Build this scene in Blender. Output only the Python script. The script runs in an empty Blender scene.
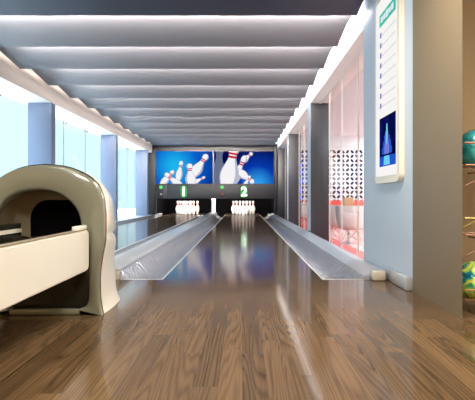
import bpy, bmesh, math, random
from mathutils import Vector, Matrix
random.seed(7)
PI = math.pi
SC = bpy.context.scene
COL = SC.collection
SC.view_settings.view_transform = 'Standard'
SC.view_settings.look = 'None'
SC.view_settings.gamma = 1.0
SC.view_settings.use_curve_mapping = False
SC.view_settings.exposure = 0.0
SC.cycles.use_denoising = True
SC.cycles.max_bounces = 10
SC.cycles.diffuse_bounces = 5
SC.cycles.glossy_bounces = 5
SC.cycles.transparent_max_bounces = 16
SC.cycles.sample_clamp_indirect = 6.0
SC.cycles.caustics_reflective = False
SC.cycles.caustics_refractive = False

F = 450.0; VX = 242.5; VY = 197.5; H = 0.7          # lens in pixels, vanishing point, eye height

# ---------------------------------------------------------------- materials
def srgb(r, g, b):
    f = lambda c: (c/255/12.92) if c/255 <= 0.04045 else ((c/255+0.055)/1.055)**2.4
    return (f(r), f(g), f(b), 1)

def nodes_of(m):
    m.use_nodes = True
    return m.node_tree, m.node_tree.nodes['Principled BSDF']

def mat(name, col, rough=0.5, metal=0.0, coat=0.0, coat_rough=0.05, bump=0.0, bscale=60, var=0.0, vscale=4,
        emit=None, estr=0.0, spec=None):
    m = bpy.data.materials.new(name)
    nt, p = nodes_of(m)
    p.inputs['Base Color'].default_value = col
    p.inputs['Roughness'].default_value = rough
    p.inputs['Metallic'].default_value = metal
    p.inputs['Coat Weight'].default_value = coat
    p.inputs['Coat Roughness'].default_value = coat_rough
    if spec is not None:
        p.inputs['Specular IOR Level'].default_value = spec
    L = nt.links
    tc = nt.nodes.new('ShaderNodeTexCoord')
    nz = nt.nodes.new('ShaderNodeTexNoise'); nz.inputs['Scale'].default_value = vscale
    nz.inputs['Detail'].default_value = 4
    L.new(tc.outputs['Object'], nz.inputs['Vector'])
    mr = nt.nodes.new('ShaderNodeMapRange')
    v = max(var, 0.02)
    mr.inputs['To Min'].default_value = 1-v; mr.inputs['To Max'].default_value = 1+v
    L.new(nz.outputs['Fac'], mr.inputs['Value'])
    mx = nt.nodes.new('ShaderNodeVectorMath'); mx.operation = 'SCALE'
    mx.inputs[0].default_value = col[:3]
    L.new(mr.outputs['Result'], mx.inputs['Scale'])
    L.new(mx.outputs['Vector'], p.inputs['Base Color'])
    if bump:
        n2 = nt.nodes.new('ShaderNodeTexNoise'); n2.inputs['Scale'].default_value = bscale
        L.new(tc.outputs['Object'], n2.inputs['Vector'])
        b = nt.nodes.new('ShaderNodeBump'); b.inputs['Strength'].default_value = bump
        b.inputs['Distance'].default_value = 0.03
        L.new(n2.outputs['Fac'], b.inputs['Height']); L.new(b.outputs['Normal'], p.inputs['Normal'])
    if emit:
        p.inputs['Emission Color'].default_value = emit
        p.inputs['Emission Strength'].default_value = estr
    return m

def emat(name, col, s):
    m = bpy.data.materials.new(name); m.use_nodes = True
    nt = m.node_tree; nt.nodes.clear()
    e = nt.nodes.new('ShaderNodeEmission'); e.inputs['Color'].default_value = col; e.inputs['Strength'].default_value = s
    o = nt.nodes.new('ShaderNodeOutputMaterial'); nt.links.new(e.outputs[0], o.inputs[0])
    return m

def glass_mat(name, tint, refl=0.04, rough=0.02):
    m = bpy.data.materials.new(name); m.use_nodes = True
    nt = m.node_tree; nt.nodes.clear(); L = nt.links
    t = nt.nodes.new('ShaderNodeBsdfTransparent'); t.inputs['Color'].default_value = tint
    g = nt.nodes.new('ShaderNodeBsdfGlossy'); g.inputs['Roughness'].default_value = rough
    lw = nt.nodes.new('ShaderNodeLayerWeight'); lw.inputs['Blend'].default_value = 0.5
    pw = nt.nodes.new('ShaderNodeMath'); pw.operation = 'POWER'; pw.inputs[1].default_value = 5.0
    L.new(lw.outputs['Facing'], pw.inputs[0])
    f = nt.nodes.new('ShaderNodeMath'); f.operation = 'MULTIPLY_ADD'; f.inputs[1].default_value = 0.5; f.inputs[2].default_value = refl*0.5
    L.new(pw.outputs[0], f.inputs[0])
    mx = nt.nodes.new('ShaderNodeMixShader'); o = nt.nodes.new('ShaderNodeOutputMaterial')
    L.new(f.outputs[0], mx.inputs[0]); L.new(t.outputs[0], mx.inputs[1]); L.new(g.outputs[0], mx.inputs[2])
    L.new(mx.outputs[0], o.inputs[0])
    return m

def wood_mat(name, bw, bl, rough, light, dark, mortar=0.0009, gap=True, spec=0.5):
    m = bpy.data.materials.new(name); nt, p = nodes_of(m); N = nt.nodes; L = nt.links
    def math_(op, a, b=None, c=None):
        n = N.new('ShaderNodeMath'); n.operation = op
        for i, v in enumerate((a, b, c)):
            if v is None: continue
            if isinstance(v, (int, float)): n.inputs[i].default_value = v
            else: L.new(v, n.inputs[i])
        return n.outputs[0]
    tc = N.new('ShaderNodeTexCoord'); sp = N.new('ShaderNodeSeparateXYZ'); L.new(tc.outputs['Object'], sp.inputs[0])
    X, Y = sp.outputs[0], sp.outputs[1]
    row = math_('FLOOR', math_('DIVIDE', X, bw))
    wn = N.new('ShaderNodeTexWhiteNoise'); wn.noise_dimensions = '1D'; L.new(row, wn.inputs['W'])
    ys = math_('ADD', math_('DIVIDE', Y, bl), math_('MULTIPLY', wn.outputs['Value'], 7.3))
    cell = math_('FLOOR', ys)
    wn2 = N.new('ShaderNodeTexWhiteNoise'); wn2.noise_dimensions = '2D'
    cv = N.new('ShaderNodeCombineXYZ'); L.new(row, cv.inputs[0]); L.new(cell, cv.inputs[1]); L.new(cv.outputs[0], wn2.inputs['Vector'])
    rnd = wn2.outputs['Value']
    # joints
    fx = math_('FRACT', math_('DIVIDE', X, bw)); fy = math_('FRACT', ys)
    ex = math_('MULTIPLY', math_('MINIMUM', fx, math_('SUBTRACT', 1, fx)), bw)
    ey = math_('MULTIPLY', math_('MINIMUM', fy, math_('SUBTRACT', 1, fy)), bl)
    edge = math_('MINIMUM', ex, ey)
    joint = math_('LESS_THAN', edge, mortar)
    # grain: contour lines of a stretched noise, different on every plank
    gv = N.new('ShaderNodeCombineXYZ')
    L.new(math_('MULTIPLY', X, 7.0), gv.inputs[0]); L.new(math_('MULTIPLY', Y, 0.55), gv.inputs[1]); L.new(math_('MULTIPLY', rnd, 61.0), gv.inputs[2])
    n1 = N.new('ShaderNodeTexNoise'); n1.inputs['Scale'].default_value = 1.0; n1.inputs['Detail'].default_value = 1.5
    L.new(gv.outputs[0], n1.inputs['Vector'])
    s = math_('ADD', math_('MULTIPLY', n1.outputs['Fac'], 17.0), math_('MULTIPLY', X, 30.0))
    stripe = math_('ADD', math_('MULTIPLY', math_('SINE', math_('MULTIPLY', s, 2*PI)), 0.5), 0.5)
    g2 = N.new('ShaderNodeCombineXYZ')
    L.new(math_('MULTIPLY', X, 110.0), g2.inputs[0]); L.new(math_('MULTIPLY', Y, 1.3), g2.inputs[1]); L.new(math_('MULTIPLY', rnd, 17.0), g2.inputs[2])
    n2 = N.new('ShaderNodeTexNoise'); n2.inputs['Scale'].default_value = 1.0; n2.inputs['Detail'].default_value = 3
    L.new(g2.outputs[0], n2.inputs['Vector'])
    fac = math_('ADD', math_('MULTIPLY', math_('POWER', stripe, 0.6), 0.30), math_('MULTIPLY', n2.outputs['Fac'], 0.62))
    fac = math_('ADD', fac, math_('MULTIPLY', math_('SUBTRACT', rnd, 0.5), 0.28))
    mx = N.new('ShaderNodeMix'); mx.data_type = 'RGBA'; mx.clamp_factor = True
    L.new(fac, mx.inputs['Factor']); mx.inputs[6].default_value = dark; mx.inputs[7].default_value = light
    mj = N.new('ShaderNodeMix'); mj.data_type = 'RGBA'
    L.new(math_('MULTIPLY', joint, 0.6 if gap else 0.3), mj.inputs['Factor']); L.new(mx.outputs[2], mj.inputs[6]); mj.inputs[7].default_value = (0.02, 0.012, 0.008, 1)
    L.new(mj.outputs[2], p.inputs['Base Color'])
    L.new(math_('ADD', rough, math_('MULTIPLY', n2.outputs['Fac'], 0.06)), p.inputs['Roughness'])
    p.inputs['Specular IOR Level'].default_value = spec
    return m

M = {}
M['walnut'] = wood_mat('walnut_planks', 0.092, 1.15, 0.06, srgb(132, 103, 71), srgb(50, 36, 24), spec=0.22)
M['lane_wood'] = wood_mat('lane_planks', 0.092, 2.4, 0.08, srgb(112, 88, 66), srgb(48, 36, 27), gap=False, spec=0.42)
M['ceil'] = mat('ceiling_panel_grey', srgb(94, 95, 102), 0.5)
M['ceil_shaded'] = mat('ceiling_panel_shaded', srgb(54, 60, 78), 0.5)  # darker copy of the ceiling grey: shade painted into the nearest panels
M['ceil_dark'] = mat('ceiling_slab_dark', srgb(120, 120, 128), 0.7)
M['frieze'] = mat('frieze_white', srgb(244, 236, 230), 0.6)
M['column'] = mat('column_blue_grey', srgb(122, 134, 160), 0.45)
M['column_r'] = mat('column_grey', srgb(54, 55, 60), 0.4)
M['bluewall'] = mat('blue_grey_paint', srgb(198, 210, 224), 0.4)
M['brownwall'] = mat('taupe_paint', srgb(124, 107, 82), 0.55)
M['beige'] = mat('beige_paint', srgb(196, 168, 128), 0.7)
M['white'] = mat('white_paint', srgb(238, 236, 236), 0.6)
M['sill'] = mat('pale_sill', srgb(205, 208, 212), 0.3)
M['glass'] = glass_mat('clear_glass', (0.985, 0.998, 0.995, 1))
M['glass_r'] = glass_mat('pink_clear_glass', (0.995, 0.985, 0.985, 1))
M['steel'] = mat('brushed_steel', srgb(190, 190, 195), 0.25, 1.0)
M['chrome'] = mat('chrome', srgb(210, 205, 195), 0.1, 1.0)
M['cream'] = mat('cream_plastic', srgb(250, 244, 229), 0.3, coat=0.5, coat_rough=0.08)
M['taupe_gloss'] = mat('taupe_gloss_plastic', srgb(130, 130, 113), 0.2, coat=0.7, coat_rough=0.04)
M['liner'] = mat('taupe_liner', srgb(150, 136, 110), 0.4)
M['darkgloss'] = mat('dark_gloss_panel', srgb(50, 49, 42), 0.18, coat=0.5)
M['black'] = mat('black_matte', srgb(10, 9, 11), 0.9, spec=0.05)
M['blackgloss'] = mat('black_satin', srgb(24, 23, 25), 0.35)
M['maskgrey'] = mat('charcoal_panel', srgb(46, 46, 51), 0.5)
M['maskdark'] = mat('charcoal_dark', srgb(26, 24, 26), 0.5)
M['maskpale'] = mat('charcoal_light', srgb(64, 66, 74), 0.45)
M['gutter'] = mat('gutter_grey', srgb(204, 204, 208), 0.08, 0.6, bump=0.7, bscale=20)
M['ledge'] = mat('ledge_silver', srgb(190, 193, 200), 0.2, 0.2)
M['cap'] = mat('divider_cap_pale', srgb(206, 204, 204), 0.2, 0.2)
M['trimline'] = mat('pale_edge_strip', srgb(228, 222, 212), 0.35)
M['pin'] = mat('pin_white', srgb(246, 242, 236), 0.25, coat=0.4)
M['pinred'] = mat('pin_red', srgb(196, 40, 36), 0.3)
M['red'] = mat('red_floor', srgb(214, 74, 64), 0.22)
M['lounge_floor'] = mat('lounge_floor_pale_pink', srgb(212, 190, 186), 0.25)
M['redseat'] = mat('red_upholstery', srgb(226, 74, 60), 0.5)
M['chairwhite'] = mat('chair_white_plastic', srgb(240, 238, 236), 0.3)
M['wirewhite'] = mat('wire_leg_pale', srgb(220, 205, 190), 0.3, 0.4)
M['tanwood'] = mat('tan_wood', srgb(178, 130, 96), 0.5, var=0.15, vscale=20)
M['copper'] = mat('rail_copper', srgb(168, 122, 94), 0.35, 0.4)
M['brass'] = mat('rail_brass', srgb(176, 154, 84), 0.35, 0.4)
M['screenwhite'] = mat('lattice_white', srgb(245, 240, 236), 0.5)
M['navy'] = mat('navy_wall', srgb(34, 36, 60), 0.6)
M['bezel'] = mat('bezel_white', srgb(246, 238, 220), 0.35)
M['block'] = mat('end_block_pale', srgb(214, 200, 182), 0.15, 0.1, coat=0.6)
M['baseb'] = mat('baseboard_pale_gloss', srgb(186, 186, 190), 0.12, 0.2, coat=0.6)
M['led'] = emat('cove_led', (1.0, 0.93, 0.84, 1), 1.2)
M['led_side'] = emat('side_cove_led', (1.0, 0.96, 0.93, 1), 3.0)
M['led_side_left'] = emat('side_cove_led_left', (1.0, 0.90, 0.82, 1), 0.9)
M['fill_warm'] = emat('fill_warm', (1.0, 0.955, 0.86, 1), 35.0)
M['fill_white'] = emat('fill_white', (0.86, 1.0, 1.06, 1), 62.0)
M['lamp_pin'] = emat('lamp_pin_deck', (1.0, 0.93, 0.86, 1), 10.0)
M['halo_green'] = emat('green_halo', (0.08, 0.72, 0.14, 1), 0.6)
M['led_digit'] = emat('digit_glow', (0.80, 1.0, 0.80, 1), 3.0)
M['dot_green'] = emat('green_indicator', (0.10, 0.85, 0.22, 1), 1.0)
M['dot_red'] = emat('red_indicator', (0.55, 0.09, 0.06, 1), 0.8)
M['dot_white'] = emat('white_indicator', (0.55, 0.45, 0.45, 1), 0.9)
M['ledblue'] = emat('blue_tube', (0.10, 0.14, 1.0, 1), 10)
M['ledgreen2'] = emat('green_tube', (0.05, 0.9, 0.2, 1), 6)

# ---------------------------------------------------------------- geometry helpers
def new_bm(): return bmesh.new()

def add_box(bm, x0, x1, y0, y1, z0, z1, bev=0.0, mi=0, seg=2):
    vs = [bm.verts.new(c) for c in ((x0,y0,z0),(x1,y0,z0),(x1,y1,z0),(x0,y1,z0),(x0,y0,z1),(x1,y0,z1),(x1,y1,z1),(x0,y1,z1))]
    fs = [bm.faces.new([vs[i] for i in q]) for q in ((0,3,2,1),(4,5,6,7),(0,1,5,4),(1,2,6,5),(2,3,7,6),(3,0,4,7))]
    for f in fs: f.material_index = mi
    if bev:
        es = list({e for f in fs for e in f.edges})
        r = bmesh.ops.bevel(bm, geom=es, offset=bev, segments=seg, affect='EDGES', profile=0.5)
        for f in r['faces']: f.material_index = mi
    return bm

def add_prism(bm, pts, axis, a0, a1, mi=0):
    """extrude a closed 2D outline along an axis ('x': pts are y,z; 'y': x,z; 'z': x,y)"""
    def P(p, a):
        return {'x': (a, p[0], p[1]), 'y': (p[0], a, p[1]), 'z': (p[0], p[1], a)}[axis]
    A = [bm.verts.new(P(p, a0)) for p in pts]; B = [bm.verts.new(P(p, a1)) for p in pts]
    n = len(pts)
    fs = [bm.faces.new(A), bm.faces.new(B[::-1])]
    for i in range(n):
        fs.append(bm.faces.new((A[i], B[i], B[(i+1) % n], A[(i+1) % n])))
    for f in fs: f.material_index = mi
    bmesh.ops.recalc_face_normals(bm, faces=fs)
    return bm

def add_tube(bm, pts, r, seg=8, mi=0, cap=True):
    pts = [Vector(p) for p in pts]; rings = []
    n = len(pts)
    for i, p in enumerate(pts):
        d = (pts[min(i+1, n-1)] - pts[max(i-1, 0)]).normalized()
        up = Vector((0,0,1)) if abs(d.z) < 0.9 else Vector((1,0,0))
        u = d.cross(up).normalized(); v = d.cross(u).normalized()
        rr = r[i] if isinstance(r, (list, tuple)) else r
        rings.append([bm.verts.new(p + u*rr*math.cos(2*PI*k/seg) + v*rr*math.sin(2*PI*k/seg)) for k in range(seg)])
    fs = []
    for a, b in zip(rings, rings[1:]):
        for k in range(seg):
            fs.append(bm.faces.new((a[k], a[(k+1) % seg], b[(k+1) % seg], b[k])))
    if cap:
        fs.append(bm.faces.new(rings[0][::-1])); fs.append(bm.faces.new(rings[-1]))
    for f in fs: f.material_index = mi
    bmesh.ops.recalc_face_normals(bm, faces=fs)
    return bm

def add_lathe(bm, prof, c, seg=20, mats=None):
    """prof: (r, z) from bottom to top; mats gives a slot per ring segment"""
    c = Vector(c); rings = []
    for r, z in prof:
        rings.append([bm.verts.new(c + Vector((r*math.cos(2*PI*k/seg), r*math.sin(2*PI*k/seg), z))) for k in range(seg)])
    for i, (a, b) in enumerate(zip(rings, rings[1:])):
        for k in range(seg):
            f = bm.faces.new((a[k], a[(k+1) % seg], b[(k+1) % seg], b[k]))
            if mats: f.material_index = mats[i]
    bm.faces.new(rings[0][::-1]); bm.faces.new(rings[-1])
    return bm

def add_loft(bm, secs, closed=False, mi=0):
    """secs: list of lists of 3D points"""
    R = [[bm.verts.new(p) for p in s] for s in secs]
    fs = []
    n = len(R[0])
    for a, b in zip(R, R[1:]):
        for k in range(n if closed else n-1):
            fs.append(bm.faces.new((a[k], a[(k+1) % n], b[(k+1) % n], b[k])))
    for f in fs: f.material_index = mi
    return R

def smooth_curve(pts, n):
    """Catmull-Rom through pts, n samples per span"""
    out = []
    P = [pts[0]] + list(pts) + [pts[-1]]
    for i in range(1, len(P)-2):
        for k in range(n):
            t = k/n
            o = []
            for d in range(len(pts[0])):
                p0, p1, p2, p3 = P[i-1][d], P[i][d], P[i+1][d], P[i+2][d]
                o.append(0.5*((2*p1)+(-p0+p2)*t+(2*p0-5*p1+4*p2-p3)*t*t+(-p0+3*p1-3*p2+p3)*t**3))
            out.append(tuple(o))
    out.append(tuple(pts[-1]))
    return out

def origin_of(o):
    v = Vector((0,0,0))
    while o is not None:
        v += o.location; o = o.parent
    return v

def obj(name, bm, mats, parent=None, base=None, smooth=True, angle=35, recalc=True):
    """link bm (world coordinates) as ONE mesh object"""
    if recalc: bmesh.ops.recalc_face_normals(bm, faces=bm.faces[:])
    if parent is not None: off = origin_of(parent)
    elif base is not None: off = Vector(base)
    else:
        xs = [v.co for v in bm.verts]
        off = Vector(((min(v.x for v in xs)+max(v.x for v in xs))/2, (min(v.y for v in xs)+max(v.y for v in xs))/2, min(v.z for v in xs)))
    bmesh.ops.translate(bm, verts=bm.verts[:], vec=-off)
    me = bpy.data.meshes.new(name); bm.to_mesh(me); bm.free()
    if not isinstance(mats, (list, tuple)): mats = [mats]
    for m in mats: me.materials.append(m)
    if smooth:
        me.shade_smooth()
        me.set_sharp_from_angle(angle=math.radians(angle))
    o = bpy.data.objects.new(name, me); COL.objects.link(o)
    if parent is not None: o.parent = parent
    else: o.location = off
    return o

def tag(o, label, cat, group=None):
    o['label'] = label; o['category'] = cat
    if group: o['group'] = group
    return o

def thing(name, label, cat, loc, group=None):
    o = bpy.data.objects.new(name, None); COL.objects.link(o); o.location = loc
    o.empty_display_size = 0.1
    return tag(o, label, cat, group)

def struct(o):
    o['kind'] = 'structure'; return o

def copy_thing(root, loc, rotz=0.0, label=None, group=None):
    r = root.copy(); COL.objects.link(r); r.location = loc; r.rotation_euler = (0, 0, rotz)
    if label: r['label'] = label
    if group: r['group'] = group
    for ch in list(root.children):
        c = ch.copy(); COL.objects.link(c); c.parent = r
        for g in list(ch.children):
            d = g.copy(); COL.objects.link(d); d.parent = c
    return r

def box_obj(name, b, m, parent=None, bev=0.0, base=None):
    return obj(name, add_box(new_bm(), *b, bev=bev), m, parent, base)

def area(name, loc, direction, sx, sy, watts, col, parent=None, spread=PI):
    l = bpy.data.lights.new(name, 'AREA'); l.shape = 'RECTANGLE'; l.size = sx; l.size_y = sy; l.energy = watts; l.color = col; l.spread = spread
    o = bpy.data.objects.new(name, l); COL.objects.link(o)
    o.rotation_euler = Vector(direction).to_track_quat('-Z', 'Y').to_euler()
    o.location = Vector(loc)-(origin_of(parent) if parent else Vector((0,0,0)))
    if parent: o.parent = parent
    return o

# ---------------------------------------------------------------- layout constants
FOUL = 3.84; LEND = 18.3
WR = 1.27; WL = -3.30
LANE_R = (-0.68, 0.68); LANE_L = (-3.03, -1.67)
HC = 2.56; RISE = 0.15; EDGES = [4.60 + 0.955*i for i in range(-8, 13)]
LOW = -0.30

# ---------------------------------------------------------------- setting
struct(box_obj('floor', (-3.80, 4.2, -4.0, FOUL, -0.3, 0.0), M['walnut'], base=(0,0,0)))
struct(box_obj('floor_lounge', (1.40, 6.5, 3.45, 16.4, LOW-0.05, LOW), M['lounge_floor'], base=(0,0,0)))
struct(box_obj('floor_lounge_border', (1.40, 2.22, 3.45, 16.3, LOW-0.04, LOW+0.004), M['red'], base=(0,0,0)))
struct(box_obj('floor_machine', (-3.80, 1.40, FOUL, 21.0, -0.36, -0.30), M['black'], base=(0,0,0)))
struct(box_obj('ceiling', (-3.9, 1.70, -4.0, 21.0, 2.86, 2.95), M['ceil_dark'], base=(0,0,0)))
struct(box_obj('ceiling_lounge', (1.70, 6.5, -4.0, 16.4, 2.76, 2.95), M['white'], base=(0,0,0)))

# saw-tooth ceiling: every panel falls away from the camera, a warm LED strip hidden behind its low edge
XC0, XC1 = -3.22, 1.17
for i in range(1, len(EDGES)):
    ya, yb = EDGES[i-1], EDGES[i]
    if yb > 16.2: break
    bm = new_bm()
    add_prism(bm, [(ya+0.05, HC+RISE), (yb, HC), (yb, HC+0.035), (ya+0.05, HC+RISE+0.03)], 'x', XC0, XC1)
    p = struct(obj('ceiling_panel', bm, M['ceil'] if yb > 4.7 else M['ceil_shaded'], base=((XC0+XC1)/2, ya, HC), smooth=False))
    if yb > 4.0:
        bm = new_bm(); add_box(bm, XC0+0.03, XC1-0.03, yb-0.03, yb+0.0, HC+0.045, HC+0.06)
        ls = obj('light_strip', bm, M['led'], p)
        if yb < 15.5: area('strip_lamp', ((XC0+0.32+XC1)/2, yb+0.006, HC+0.055), (0, 0.80, 0.60), XC1-XC0-0.36, 0.012, 215.0, (1.0, 0.90, 0.79), ls, math.radians(108))

# left wall: frieze, columns outside of which hang the glass sheets, low sill
struct(box_obj('wall_left', (-3.86, WL, 3.0, 17.0, 2.34, 2.86), M['frieze']))
struct(box_obj('wall_left_rear', (-3.86, WL, -4.0, 3.0, 0.0, 2.86), M['beige']))
struct(box_obj('trim_1', (-3.86, WL, FOUL, 18.3, -0.30, 0.07), M['sill'], bev=0.01))
for i, y in enumerate((3.84, 7.77, 11.75, 15.6)):
    c = box_obj('column', (WL-0.41, WL, y, y+0.17, 0.07, 2.34), M['column'], bev=0.006)
    struct(c)
GX = -3.76
joints = [8.15 + 1.3*i for i in range(-4, 8)]
for w, (a, b) in enumerate(((0, 3), (3, 6), (6, 9), (9, 11))):
    root = bpy.data.objects.new('window_%d' % (w+1), None); COL.objects.link(root)
    root.location = (GX, joints[a], 0.07); struct(root)
    for j in range(a, b):
        y0, y1 = joints[j]+0.006, joints[j+1]-0.006
        obj('glass_pane', add_box(new_bm(), GX-0.006, GX+0.006, y0, y1, 0.09, 2.33), M['glass'], root)
        obj('glazing_joint', add_box(new_bm(), GX-0.007, GX+0.007, y1-0.004, y1+0.016, 0.09, 2.33), M['steel'], root)
        for yy in (y0+0.07, y1-0.07):
            for zz in (2.28, 0.22):
                bm = new_bm(); add_tube(bm, [(GX+0.006, yy, zz), (GX+0.03, yy, zz), (GX+0.045, yy, zz)], [0.026, 0.026, 0.016], 10)
                obj('glass_bolt', bm, M['steel'], root)
# pale paved ground outside
struct(box_obj('ground_outside', (-30, -3.9, -12, 40, -0.4, -0.3), mat('paving_pale', srgb(225, 228, 228), 0.8)))

# right wall
struct(box_obj('wall_right', (WR, WR+0.17, 3.36, 4.72, LOW, 2.86), M['bluewall'], base=(WR, 3.36, 0)))
struct(obj('wall_right_front', add_prism(new_bm(), [(WR, 2.60), (WR+0.045, 2.72), (WR+0.045, 3.359), (WR, 3.359)], 'z', LOW, 2.86), M['brownwall'], base=(WR, 2.6, 0)))
struct(box_obj('wall_right_rear', (WR, WR+0.17, -4.0, 1.2, 0, 2.86), M['beige'], base=(WR, -4, 0)))
struct(box_obj('wall_niche', (WR+0.045, 4.2, 3.25, 3.45, LOW, 2.9), M['beige'], base=(WR, 3.3, 0)))
struct(box_obj('wall_niche_side', (4.2, 4.3, -4.0, 3.45, 0, 2.9), M['beige'], base=(4.2, 0, 0)))
struct(box_obj('wall_back', (-3.9, 4.3, -4.1, -4.0, 0, 2.9), M['beige'], base=(0, -4, 0)))
struct(box_obj('wall_frieze_right', (WR, 1.70, 4.72, 16.4, 2.46, 2.86), M['frieze'], base=(WR, 4.7, 2.46)))
for y in (8.40, 12.45, 16.1):
    bm = new_bm(); add_box(bm, WR, WR+0.34, y, y+0.32, LOW, 2.46, bev=0.006)
    struct(obj('column', bm, M['column_r']))
    if y < 16: struct(box_obj('trim_%d' % (int(y)), (WR-0.014, WR-0.001, y, y+0.30, LOW+0.38, 2.64), M['bluewall']))  # pale slab standing in for window light on the column's lane side
GR = 1.45
for w, (ya, yb) in enumerate(((4.72, 8.40), (8.72, 12.45), (12.77, 16.1))):
    root = bpy.data.objects.new('window_%d' % (w+5), None); COL.objects.link(root)
    root.location = (GR, ya, LOW); struct(root)
    n = 4; d = (yb-ya)/n
    for j in range(n):
        obj('glass_pane', add_box(new_bm(), GR-0.005, GR+0.005, ya+d*j+0.004, ya+d*(j+1)-0.004, LOW+0.02, 2.45), M['glass_r'], root)
        if j:
            obj('glazing_joint', add_box(new_bm(), GR-0.008, GR+0.008, ya+d*j-0.008, ya+d*j+0.008, LOW+0.02, 2.45), M['trimline'], root)
    obj('bottom_channel', add_box(new_bm(), GR-0.02, GR+0.02, ya, yb, LOW, LOW+0.03), M['steel'], root)
    obj('head_channel', add_box(new_bm(), GR-0.012, GR+0.012, ya, yb, 2.445, 2.46), M['trimline'], root)
struct(box_obj('baseboard_right', (1.218, WR, 3.36, FOUL+0.02, 0.0, 0.105), M['baseb'], bev=0.012))
# hidden cove above the ceiling edge along the right and left friezes
cv = struct(box_obj('trim_2', (1.18, 1.20, 4.72, 16.2, 2.62, 2.66), M['led_side']))
area('cove_lamp', (1.205, 10.4, 2.63), (1, 0, -0.1), 11.5, 0.03, 24.0, (1.0, 0.95, 0.95), cv)
cv = struct(box_obj('trim_3', (-3.26, -3.24, 3.1, 16.2, 2.64, 2.67), M['led_side_left']))
area('cove_lamp', (-3.265, 9.6, 2.655), (-1, 0, -0.1), 12.8, 0.03, 3.0, (1.0, 0.88, 0.78), cv)

# lounge shell
struct(box_obj('wall_lounge_back', (1.40, 6.5, 16.3, 16.4, LOW, 2.8), M['navy'], base=(4, 16.3, 0)))
struct(box_obj('wall_lounge_side', (6.5, 6.6, 3.3, 16.4, LOW, 2.8), M['white'], base=(6.5, 10, 0)))
struct(box_obj('wall_lounge_header', (1.62, 6.5, 14.98, 15.20, 2.36, 2.76), M['white'], base=(4, 15, 2.4)))

# ---------------------------------------------------------------- lanes, gutters, divider
def lane(x0, x1, label):
    t = thing('bowling_lane', label, 'bowling lane', ((x0+x1)/2, FOUL, -0.3))
    obj('lane_surface', add_box(new_bm(), x0, x1, FOUL+0.001, LEND, -0.28, 0.0), M['lane_wood'], t)
    obj('pin_deck', add_box(new_bm(), x0, x1, LEND+0.03, 19.75, -0.28, 0.0), M['blackgloss'], t)
    for xa, xb in ((x0-0.012, x0), (x1, x1+0.012)):
        obj('edge_strip', add_box(new_bm(), xa, xb, FOUL+0.001, LEND, -0.05, 0.0), M['trimline'], t)
    obj('end_strip', add_box(new_bm(), x0-0.012, x1+0.012, LEND, LEND+0.03, -0.05, 0.0), M['trimline'], t)
    for xa, xb in ((x0, x0+0.04), (x1-0.04, x1)):
        pass
    return t
lane(*LANE_R, 'dark walnut bowling lane running straight ahead to the lane-2 pins')
lane(*LANE_L, 'dark walnut bowling lane on the left, along the bright windows')

def gutter(xin, xout, zout, label, cap_end=True):
    """channel from the lane edge (xin) to the outer lip (xout)"""
    t = thing('lane_gutter', label, 'gutter', ((xin+xout)/2, FOUL, -0.3))
    w = xout-xin; n = 14
    prof = [(xin, -0.004)]
    for k in range(1, n+1):
        u = k/n
        z = -0.10*math.sin(PI*min(1.0, u*1.12))**0.8 if u < 0.88 else (zout*((u-0.88)/0.12))
        prof.append((xin+w*u, z))
    prof = [prof[0]] + [(x, z) for x, z in prof[1:]]
    bm = new_bm()
    under = [(xout, -0.28), (xin, -0.28)]
    pts = prof + under
    add_prism(bm, pts, 'y', FOUL+0.022, LEND)
    obj('channel', bm, M['gutter'], t, angle=50)
    s = 1 if w > 0 else -1
    obj('front_strip', add_box(new_bm(), min(xin, xout), max(xin, xout), FOUL+0.001, FOUL+0.022, -0.28, 0.0), M['trimline'], t)
    bm = new_bm()
    pr = smooth_curve([(xin+0.016*s, 0.0), (xin+w*0.22, -0.13), (xin+w*0.5, -0.17), (xin+w*0.8, -0.12), (xin+w*1.0, 0.06)], 5)
    add_tube(bm, [(x, LEND+0.012, z) for x, z in pr], 0.014, 6)
    obj('end_rim', bm, M['trimline'], t)
    return t
gutter(0.694, 1.05, 0.02, 'grey gutter between the walnut lane ahead and the right-hand silver ledge')
gutter(-0.694, -1.05, 0.06, 'grey gutter on the left edge of the lane ahead, by the pale divider')
gutter(-1.656, -1.32, 0.06, 'grey gutter right of the window-side lane, behind the pale divider')
gutter(-3.044, -3.29, 0.06, 'narrow grey gutter under the bright window sill')

t = thing('lane_divider', 'pale flat-topped divider rail between the two bowling lanes', 'divider', (-1.175, FOUL, -0.3))
obj('body', add_box(new_bm(), -1.30, -1.055, FOUL+0.03, LEND, -0.28, 0.075), M['ledge'], t)
obj('top_cap', add_box(new_bm(), -1.312, -1.05, FOUL-0.01, LEND, 0.075, 0.10, bev=0.008), M['cap'], t)
obj('front_block', add_box(new_bm(), -1.31, -1.052, FOUL-0.02, FOUL+0.03, 0.0, 0.074, bev=0.006), M['block'], t)
obj('end_post', add_box(new_bm(), -1.25, -1.10, LEND+0.02, LEND+0.16, -0.28, 0.66, bev=0.02), M['cap'], t)

t = thing('side_ledge', 'sloping silver ledge along the right-hand gutter, below the glass', 'ledge', (1.15, FOUL, -0.3))
bm = new_bm()
add_prism(bm, [(1.052, -0.28), (1.052, 0.02), (1.10, 0.035), (1.165, 0.054), (1.185, 0.060), (1.250, 0.060), (1.250, -0.28)], 'y', FOUL+0.06, LEND)
obj('sloped_rail', bm, M['ledge'], t)
obj('end_block', add_box(new_bm(), 1.095, 1.205, FOUL-0.07, FOUL+0.055, 0.0, 0.082, bev=0.016), M['block'], t)

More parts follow.
